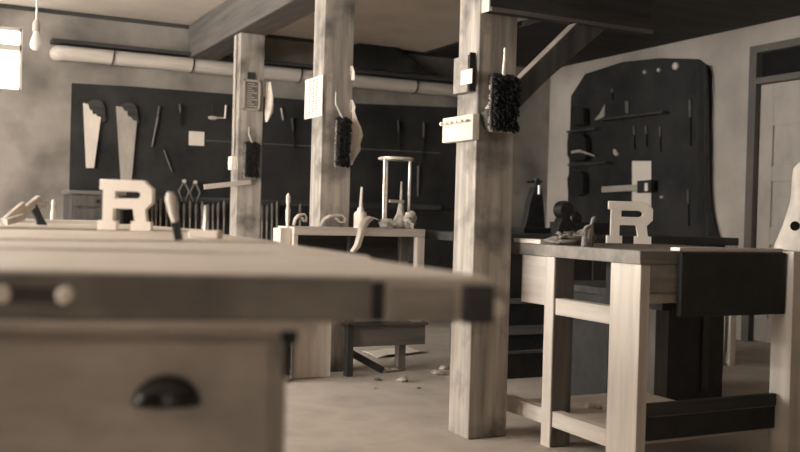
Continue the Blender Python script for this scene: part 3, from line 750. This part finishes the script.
# white can with a tall spout
Yc = 4.93
q = at(360, 229, Y=Yc); q.z = za
s_ = (q - V((0, 0, H))).dot(CF) / FPX
cn = thing('oil_can', 'white can with a tall thin spout on the middle table', 'can', q)
MB().lathe(q, [(6.6 * s_, 0), (6.6 * s_, 13 * s_), (5.6 * s_, 15.5 * s_), (3.4 * s_, 17 * s_), (3 * s_, 20 * s_), (1 * s_, 20.5 * s_)], 20).build('can', white, cn, smooth=True)
MB().tube([q + V((.002, 0, 19 * s_)), q + V((.006, 0, 41 * s_))], [2.0 * s_, 1.4 * s_], 10).build('spout', pine_z, cn, smooth=True)
# rag trailing over the table's edge
path = [(377, 219), (371, 217.5), (366, 221), (362, 227), (360, 236), (357, 246), (352, 252)]
g = []
for i, (x, y) in enumerate(path):
    w_ = (2.2, 3, 3.6, 3.6, 3.2, 3, 2)[i]
    yy = (4.885, 4.88, 4.86, 4.825, 4.815, 4.81, 4.81)[i]
    g.append([at(x - w_, y - w_ * .4, Y=yy - .012), at(x, y, Y=yy - .022), at(x + w_, y + w_ * .4, Y=yy - .010)])
tag(MB().sheet(g, .006).build('rag', white, smooth=True), 'white rag trailing over the front edge of the middle table', 'rag')
# tall frame: round top plate on rods
Yf = 4.97
fb_ = V((at(394, 229, Y=Yf).x, Yf, za)); s_ = (fb_ - V((0, 0, H))).dot(CF) / FPX
rf = thing('rod_frame', 'tall open frame of rods under a round top plate', 'frame', fb_)
dz_ = 70 * s_
MB().lathe(fb_ + V((0, 0, dz_ - .012)), [(17.5 * s_, 0), (18 * s_, .004), (18 * s_, .014), (16 * s_, .018)], 28).build('top_plate', bright, rf, smooth=True)
MB().lathe(fb_, [(15 * s_, 0), (15 * s_, .008)], 28).build('base_plate', mid_x, rf)
for dx, dy in ((-13.5, -3), (15, -2), (-4, 12)):
    MB().tube([fb_ + V((dx * s_, dy * s_, .008)), fb_ + V((dx * s_, dy * s_, dz_ - .01))], 1.5 * s_, 10).build('rod', bright, rf)
MB().tube([fb_ + V((6 * s_, -2 * s_, 24 * s_)), fb_ + V((6 * s_, -2 * s_, 47 * s_))], [1.5 * s_, 1.0 * s_], 8).build('screw', paper2, rf)
MB().bar(fb_ + V((-7 * s_, -2 * s_, 27 * s_)), fb_ + V((9 * s_, -2 * s_, 27 * s_)), 3 * s_, 3 * s_).build('crossbar', paper2, rf)
MB().lathe(fb_ + V((6 * s_, -2 * s_, .008)), [(8 * s_, 0), (8 * s_, 6 * s_), (4 * s_, 14 * s_), (2.5 * s_, 24 * s_)], 16).build('press_cone', rag, rf, smooth=True)
tag(MB().blob((fb_.x - .085, YTb + .048, za + .028), .05, .03, .028, .4, seed=21).build('rag', rag, smooth=True), 'crumpled grey rag at the foot of the rod frame', 'rag')
tag(MB().blob((fb_.x + .055, YTb + .045, za + .05), .038, .028, .05, .3, seed=22).build('rag', rag, smooth=True), 'taller crumpled rag against the right rod of the frame', 'rag')
# curled shavings in front of the middle post
for k, (x0, x1, lab) in enumerate(((293, 306, 'small curl of shaving at the left end of the middle table'), (320, 345, 'large curl of shaving in front of the middle post'))):
    m = MB(); pa, pc_ = at(x0, 228, Y=4.93), at(x1, 228, Y=4.93); w_ = pc_.x - pa.x
    pts = [(pa.x, .004), (pa.x + w_ * .1, .04), (pa.x + w_ * .35, .062), (pa.x + w_ * .6, .065), (pa.x + w_ * .85, .068), (pa.x + w_, .05), (pa.x + w_ * .95, .03), (pa.x + w_ * .75, .028), (pa.x + w_ * .6, .05)]
    m.sheet([[(x, 4.91 - .01 * math.sin(i), za + z), (x + .006, 4.95, za + z + .004)] for i, (x, z) in enumerate(pts)], .008)
    tag(m.build('shaving_curl', shaving, smooth=True), lab, 'shaving', 'curls on the middle table')
# slim bottle on the upright block
q = V((at(287, 226, Y=4.93).x, 4.92, at(278, 228, Y=4.9).z + .0005)); s_ = (q - V((0, 0, H))).dot(CF) / FPX
tag(MB().lathe(q, [(1.2 * s_, 0), (2.2 * s_, 8 * s_), (2.6 * s_, 17 * s_), (1.6 * s_, 23 * s_), (2.4 * s_, 27 * s_), (2.2 * s_, 32 * s_), (.8 * s_, 35 * s_)], 12).build('turned_peg', pine_z, smooth=True), 'slim pale turned handle standing upright left of the middle post', 'handle')
# on the lower shelf and floor
q = at(415, 325, Y=YTb + .15)
tag(MB().box(q.x - .03, q.x + .03, YTb + .12, YTb + .18, zr1 + .0205, zr1 + .075).build('small_box', white, bevel=.003), 'small white box on the lower shelf of the middle table', 'box')
# pale panel closing the left end of the table, low down
xa_, xc_ = at(292, 350, Y=4.97).x, at(331, 350, Y=4.97).x
MB().box(xa_, xc_, 4.97, 4.995, .002, .70).build('end_panel', pine_z, mt, bevel=.003)
# litter on the floor
for i, (x, y, rx, lab) in enumerate(((385, 371, .03, 'dark-edged shaving left of the others on the floor'), (395, 370, .022, 'small shaving next to the table on the floor'), (378, 380, .02, 'small dark chip nearest the foreground bench'), (402, 381, .03, 'flat pale chip lying nearest the post'), (437, 374, .035, 'bundle of pale shavings at the left of the nearest post'), (444, 369, .03, 'shaving against the nearest post'), (374, 388, .012, 'tiny bright chip on the open floor'), (419, 388, .012, 'tiny dark chip right of the bright one'))):
    q = at(x, y, Z=.005)
    tag(MB().blob((q.x, q.y, rx * .4 + .001), rx, rx * .8, rx * .4, .45, nu=12, nv=8, seed=30 + i).build('wood_shaving', shaving if i not in (2, 7) else mid_x, smooth=True), lab, 'shaving', 'shavings on the floor')
q0 = at(397, 354, Z=.005)
tag(MB().sheet([[(q0.x - .2 + .1 * i, q0.y - .12 + .12 * j + .03 * i, .006 + .012 * abs(math.sin(i * 1.3 + j))) for j in range(3)] for i in range(5)], .003).build('paper_sheet', paper, smooth=True), 'pale crumpled sheet on the floor behind the middle table', 'paper')

# ------------------------------------------------------------------ dark workbench behind the nearest post
dy0, dy1, dx0, dx1, dzz = 4.55, 5.25, 2.68, 4.78, .845
db = thing('workbench', 'dark workbench behind the nearest post and the pale bench', 'workbench', (3.6, 4.9, 0))
MB().box(dx0, dx1, dy0, dy1, dzz - .05, dzz).build('worktop', dark_x, db, bevel=.004)
MB().box(dx0, dx0 + .25, dy0 + .01, dy0 + .03, .65, dzz - .051).build('end_board', mid_x, db)
MB().box(dx1 - .05, dx1, dy0 + .0, dy0 + .05, .001, dzz - .051).build('leg', pine_z, db, bevel=.003)
MB().box(dx1 - .06, dx1, dy1 - .07, dy1 - .01, .001, dzz - .051).build('leg', dark_z, db, bevel=.003)
MB().box(dx0 + .3, dx1 - .09, dy0 + .03, dy1 - .05, .002, dzz - .051).build('cupboard', blackdrawer, db)
for z0, z1, y_ in ((.44, .47, 0), (.26, .31, 0), (.15, .165, 0)):
    MB().box(dx0 + .25, 3.6, dy0 + .005, dy0 + .029, z0, z1).build('cupboard_rail', mid_x, db)
MB().box(3.6, dx1 - .1, dy0 + .018, dy0 + .03, .1, .7).build('cupboard_door', dark_z, db)
cx = thing('low_chest', 'black chest on the floor right behind the pale workbench', 'chest', (3.4, 3.95, 0))
MB().box(3.02, 3.80, 3.70, 4.20, .002, .56).build('body', blackdrawer, cx, bevel=.005)
MB().box(3.0, 3.82, 3.68, 4.22, .561, .60).build('lid', dark_x, cx, bevel=.005)
for x_ in (3.12, 3.64): MB().box(x_, x_ + .05, 3.69, 3.70, .05, .55).build('batten', dark_z, cx, bevel=.002)
MB().box(3.38, 3.44, 3.685, 3.70, .48, .56).build('hasp', iron, cx)

def onb(x, Y): return V((at(x, 235, Y=Y).x, Y, dzz))
# bench press silhouette
q = onb(536, 4.9); s_ = (q - V((0, 0, H))).dot(CF) / FPX
bpz = thing('arbor_press', 'tall dark bench press with crossed handle on the dark bench', 'press', q)
MB().prism([q + V((x * s_, 0, z * s_)) for x, z in ((-15, 0), (12, 0), (10, 14), (8, 34), (6, 46), (-3, 46), (-8, 30), (-12, 12))], (0, .06, 0)).build('column', iron, bpz, bevel=.006)
MB().bar(q + V((-9 * s_, .03, 51 * s_)), q + V((8 * s_, .03, 52 * s_)), 2.6 * s_, 2.6 * s_).build('handle', iron, bpz)
MB().lathe(q + V((2 * s_, .03, 45 * s_)), [(3 * s_, 0), (4 * s_, 5 * s_), (3 * s_, 10 * s_)], 12).build('head', iron, bpz)
MB().lathe(q + V((2 * s_, -.002, 39 * s_)), [(.5 * s_, -.001), (1.6 * s_, 0), (1.6 * s_, 9 * s_), (.5 * s_, 9.2 * s_)], 10).build('ram', bright, bpz)
MB().box(q.x - 20 * s_, q.x + 30 * s_, q.y - .05, q.y + .12, dzz + .0005, dzz + .035).build('base', iron, bpz)
# grinder / vise
q = onb(566, 4.75); s_ = (q - V((0, 0, H))).dot(CF) / FPX
gv = thing('bench_grinder', 'round-headed dark grinder on the dark bench', 'grinder', q)
MB().lathe(q + V((-3 * s_, .05, 24 * s_)), [(7 * s_, 0), (9 * s_, .01), (9.5 * s_, .05), (8 * s_, .08)], 20, (0, -1, 0)).build('wheel_guard', iron, gv, smooth=True)
MB().lathe(q + V((8 * s_, .03, 16 * s_)), [(6 * s_, 0), (8 * s_, .01), (8 * s_, .05), (6 * s_, .07)], 18, (0, -1, 0)).build('motor', iron, gv, smooth=True)
MB().prism([q + V((x * s_, -.03, z * s_)) for x, z in ((-14, 0), (16, 0), (16, 8), (12, 14), (3, 18), (-8, 16), (-12, 8))], (0, .08, 0)).build('base', iron, gv, bevel=.005)
a, c = onb(560, 5.08), onb(612, 5.08)
ty = thing('tool_tray', 'long low dark tool tray on the dark bench behind the shavings', 'tray', ((a.x + c.x) / 2, 5.12, dzz))
MB().box(a.x, c.x, 5.05, 5.20, dzz + .0005, dzz + .012).build('bottom', blackdrawer, ty)
for y0, y1 in ((5.05, 5.062), (5.188, 5.20)): MB().box(a.x, c.x, y0, y1, dzz + .012, dzz + .075).build('side', blackdrawer, ty, bevel=.002)
for x0, x1 in ((a.x, a.x + .012), (c.x - .012, c.x)): MB().box(x0, x1, 5.062, 5.188, dzz + .012, dzz + .075).build('end', blackdrawer, ty, bevel=.002)

# ------------------------------------------------------------------ tool board on the right wall and its things
rb = MB()
def onr(x, y, off=.03): return at(x, y, X=XR - off)
poly = [onr(571, 96), onr(585, 74), onr(622, 62), onr(660, 58), onr(697, 59), onr(707, 66), onr(710, 74)]
ylo, yhi = onr(710, 74).y, onr(571, 90).y
poly += [V((XR - .03, ylo, .5)), V((XR - .03, yhi, .5))]
rb.prism(poly, (.028, 0, 0))
rbo = thing('tool_board', 'dark tool board on the right wall, beyond the letter', 'tool board', (XR - .02, 6.9, .5))
rb.build('board', black_m, rbo)
for x0, x1, y in ((572, 600, 132), (573, 612, 165), (605, 668, 120)):
    a, c = onr(x0, y, .05), onr(x1, y + 1, .05)
    MB().box(XR - .12, XR - .031, c.y, a.y, a.z - .012, a.z + .008).build('shelf', dark_x, rbo)
for x, y, r_ in ((645, 72, .018), (659, 70, .018), (675.5, 66, .035)):
    q = onr(x, y, .05)
    tag(MB().lathe(q + V((.018, 0, 0)), [(r_ * .7, 0), (r_, .012), (r_ * .9, .03), (r_ * .3, .04)], 14, (-1, 0, 0)).build('knob', bright, smooth=True),
        {645: 'leftmost of the three bright knobs high on the dark board', 659: 'middle one of the three bright knobs', 675.5: 'largest bright knob high on the dark board'}[x], 'knob', 'bright knobs on the dark board')
def rflat(name, pts, label, cat, m, th=.012, off=.05, group=None):
    return tag(MB().prism([onr(x, y, off) for x, y in pts], (th, 0, 0)).build(name, m, bevel=.001), label, cat, group)
rflat('hand_plane', [(567, 143), (568, 133), (580, 133), (585, 137), (586, 158), (582, 161), (570, 161), (567, 155)], 'dark hand plane hung on the board edge, above the rounded one', 'plane', iron, .06, .12)
rflat('hand_plane', [(567, 178), (571, 170), (580, 171), (583, 176), (583, 193), (578, 196), (568, 193)], 'dark rounded hand plane hung lowest on the board edge', 'plane', iron, .06, .12)
rflat('hand_plane', [(572, 118), (573, 108), (583, 108), (584, 125), (572, 126)], 'dark hand plane hung highest at the left of the board', 'plane', iron, .06, .12)
rflat('trowel', [(604.5, 104), (604, 116), (597, 120), (594, 120), (600, 113)], 'pale pointed trowel blade on the dark right-hand board', 'trowel', steel2)
rflat('wooden_dowel', [(625, 101), (628, 101), (628, 113), (625, 113)], 'short upright pale handle right of the trowel', 'dowel', mid_z)
rflat('scraper', [(571, 151), (579, 149.5), (594, 155), (594, 156.5), (579, 152), (571, 153.5)], 'thin glinting scraper lying across the upper dark plane', 'scraper', steel2, .0105, .1305)
rflat('hook', [(613, 149), (615, 149), (618, 154), (616, 156), (613, 154)], 'tiny bright hook above the white sheet', 'hook', bright)
rflat('white_sheet', [(632, 161), (651, 161), (651, 209), (632, 209)], 'white rectangular sheet on the dark board behind the letter', 'paper', paper, .004, .036)
for k, (x, y0, y1, w_, lab) in enumerate(((612, 88, 100, 3, 'dim stubby tool hanging high left on the right-hand board'), (634, 126, 150, 2.4, 'dim narrow tool hanging below the right shelf, left one'), (646, 126, 147, 3, 'dim narrow tool hanging below the right shelf, middle one'), (660, 127, 152, 2.2, 'dim narrow tool hanging below the right shelf, right one'), (690, 100, 146, 3, 'long dim tool hanging near the cloth'), (688, 190, 226, 2.4, 'dim upright tool low on the board near the cloth'))):
    a, c = onr(x, y0, .045), onr(x + .8, y1, .045); m_ = a.lerp(c, .38)
    o = thing('hanging_tool', lab, 'tool', c, 'dim tools on the right-hand board')
    r_ = w_ * .0045
    MB().tube([a, a.lerp(m_, .5), m_], [r_ * .8, r_, r_ * .7], 8).build('handle', mid_z, o, smooth=True)
    MB().bar(m_, c, r_ * 1.1, .006).build('blade', iron, o)
# long level in front of the sheet
lv = thing('spirit_level', 'long pale wooden level with dark end before the white sheet', 'level', onr(628, 194, .1))
MB().bar(onr(603, 189.5, .10), onr(640, 187.5, .10), .055, .035).build('body', paper2, lv)
MB().bar(onr(639, 187, .10), onr(653, 186, .10), .11, .045).build('end_block', blackdrawer, lv)
MB().prism([onr(644.5, 183, .128), onr(647.5, 183, .128), onr(647.5, 191, .128), onr(644.5, 191, .128)], (.003, 0, 0)).build('plate', white, lv)
q = onr(660, 197, .06)
tag(MB().lathe(q + V((.03, 0, 0)), [(.012, 0), (.014, .02), (.005, .03)], 10, (-1, 0, 0)).build('pin', bright, smooth=True), 'small bright pin right of the long level', 'pin')
rod('scribe', 'thin upright scribe on the dark board right of the sheet', 'scribe', (676, 160), (675, 203), .01, dark_z, 6.35)
# dark cloth at the near end of the board, flared at the foot
g = []
for i, (x0, x1, y) in enumerate(((699, 709, 66), (699, 710, 100), (699, 710, 150), (699, 710, 195), (699, 712, 215), (699, 716, 232), (699, 721, 246), (699, 726, 262))):
    a, c = onr(x0, y, .05), onr(x1, y, .05)
    g.append([a.lerp(c, t) + V((-.02 * math.sin(t * 9 + .3 * i) - .01, 0, 0)) for t in [k / 10 for k in range(11)]])
tag(MB().sheet(g, .01).build('hanging_cloth', darkcloth_shade, smooth=True), 'dark cloth hanging and flaring at the right end of the dark board', 'cloth')

# ------------------------------------------------------------------ light and view
wd = bpy.data.worlds.new('world'); SC.world = wd; wd.use_nodes = True
wd.node_tree.nodes['Background'].inputs[0].default_value = (.9, .86, .78, 1); wd.node_tree.nodes['Background'].inputs[1].default_value = .6
vs = SC.view_settings
vs.view_transform = 'Standard'; vs.look = 'None'; vs.gamma = 1.0; vs.use_curve_mapping = False
vs.exposure = -0.6
SC.cycles.max_bounces = 8; SC.cycles.diffuse_bounces = 5
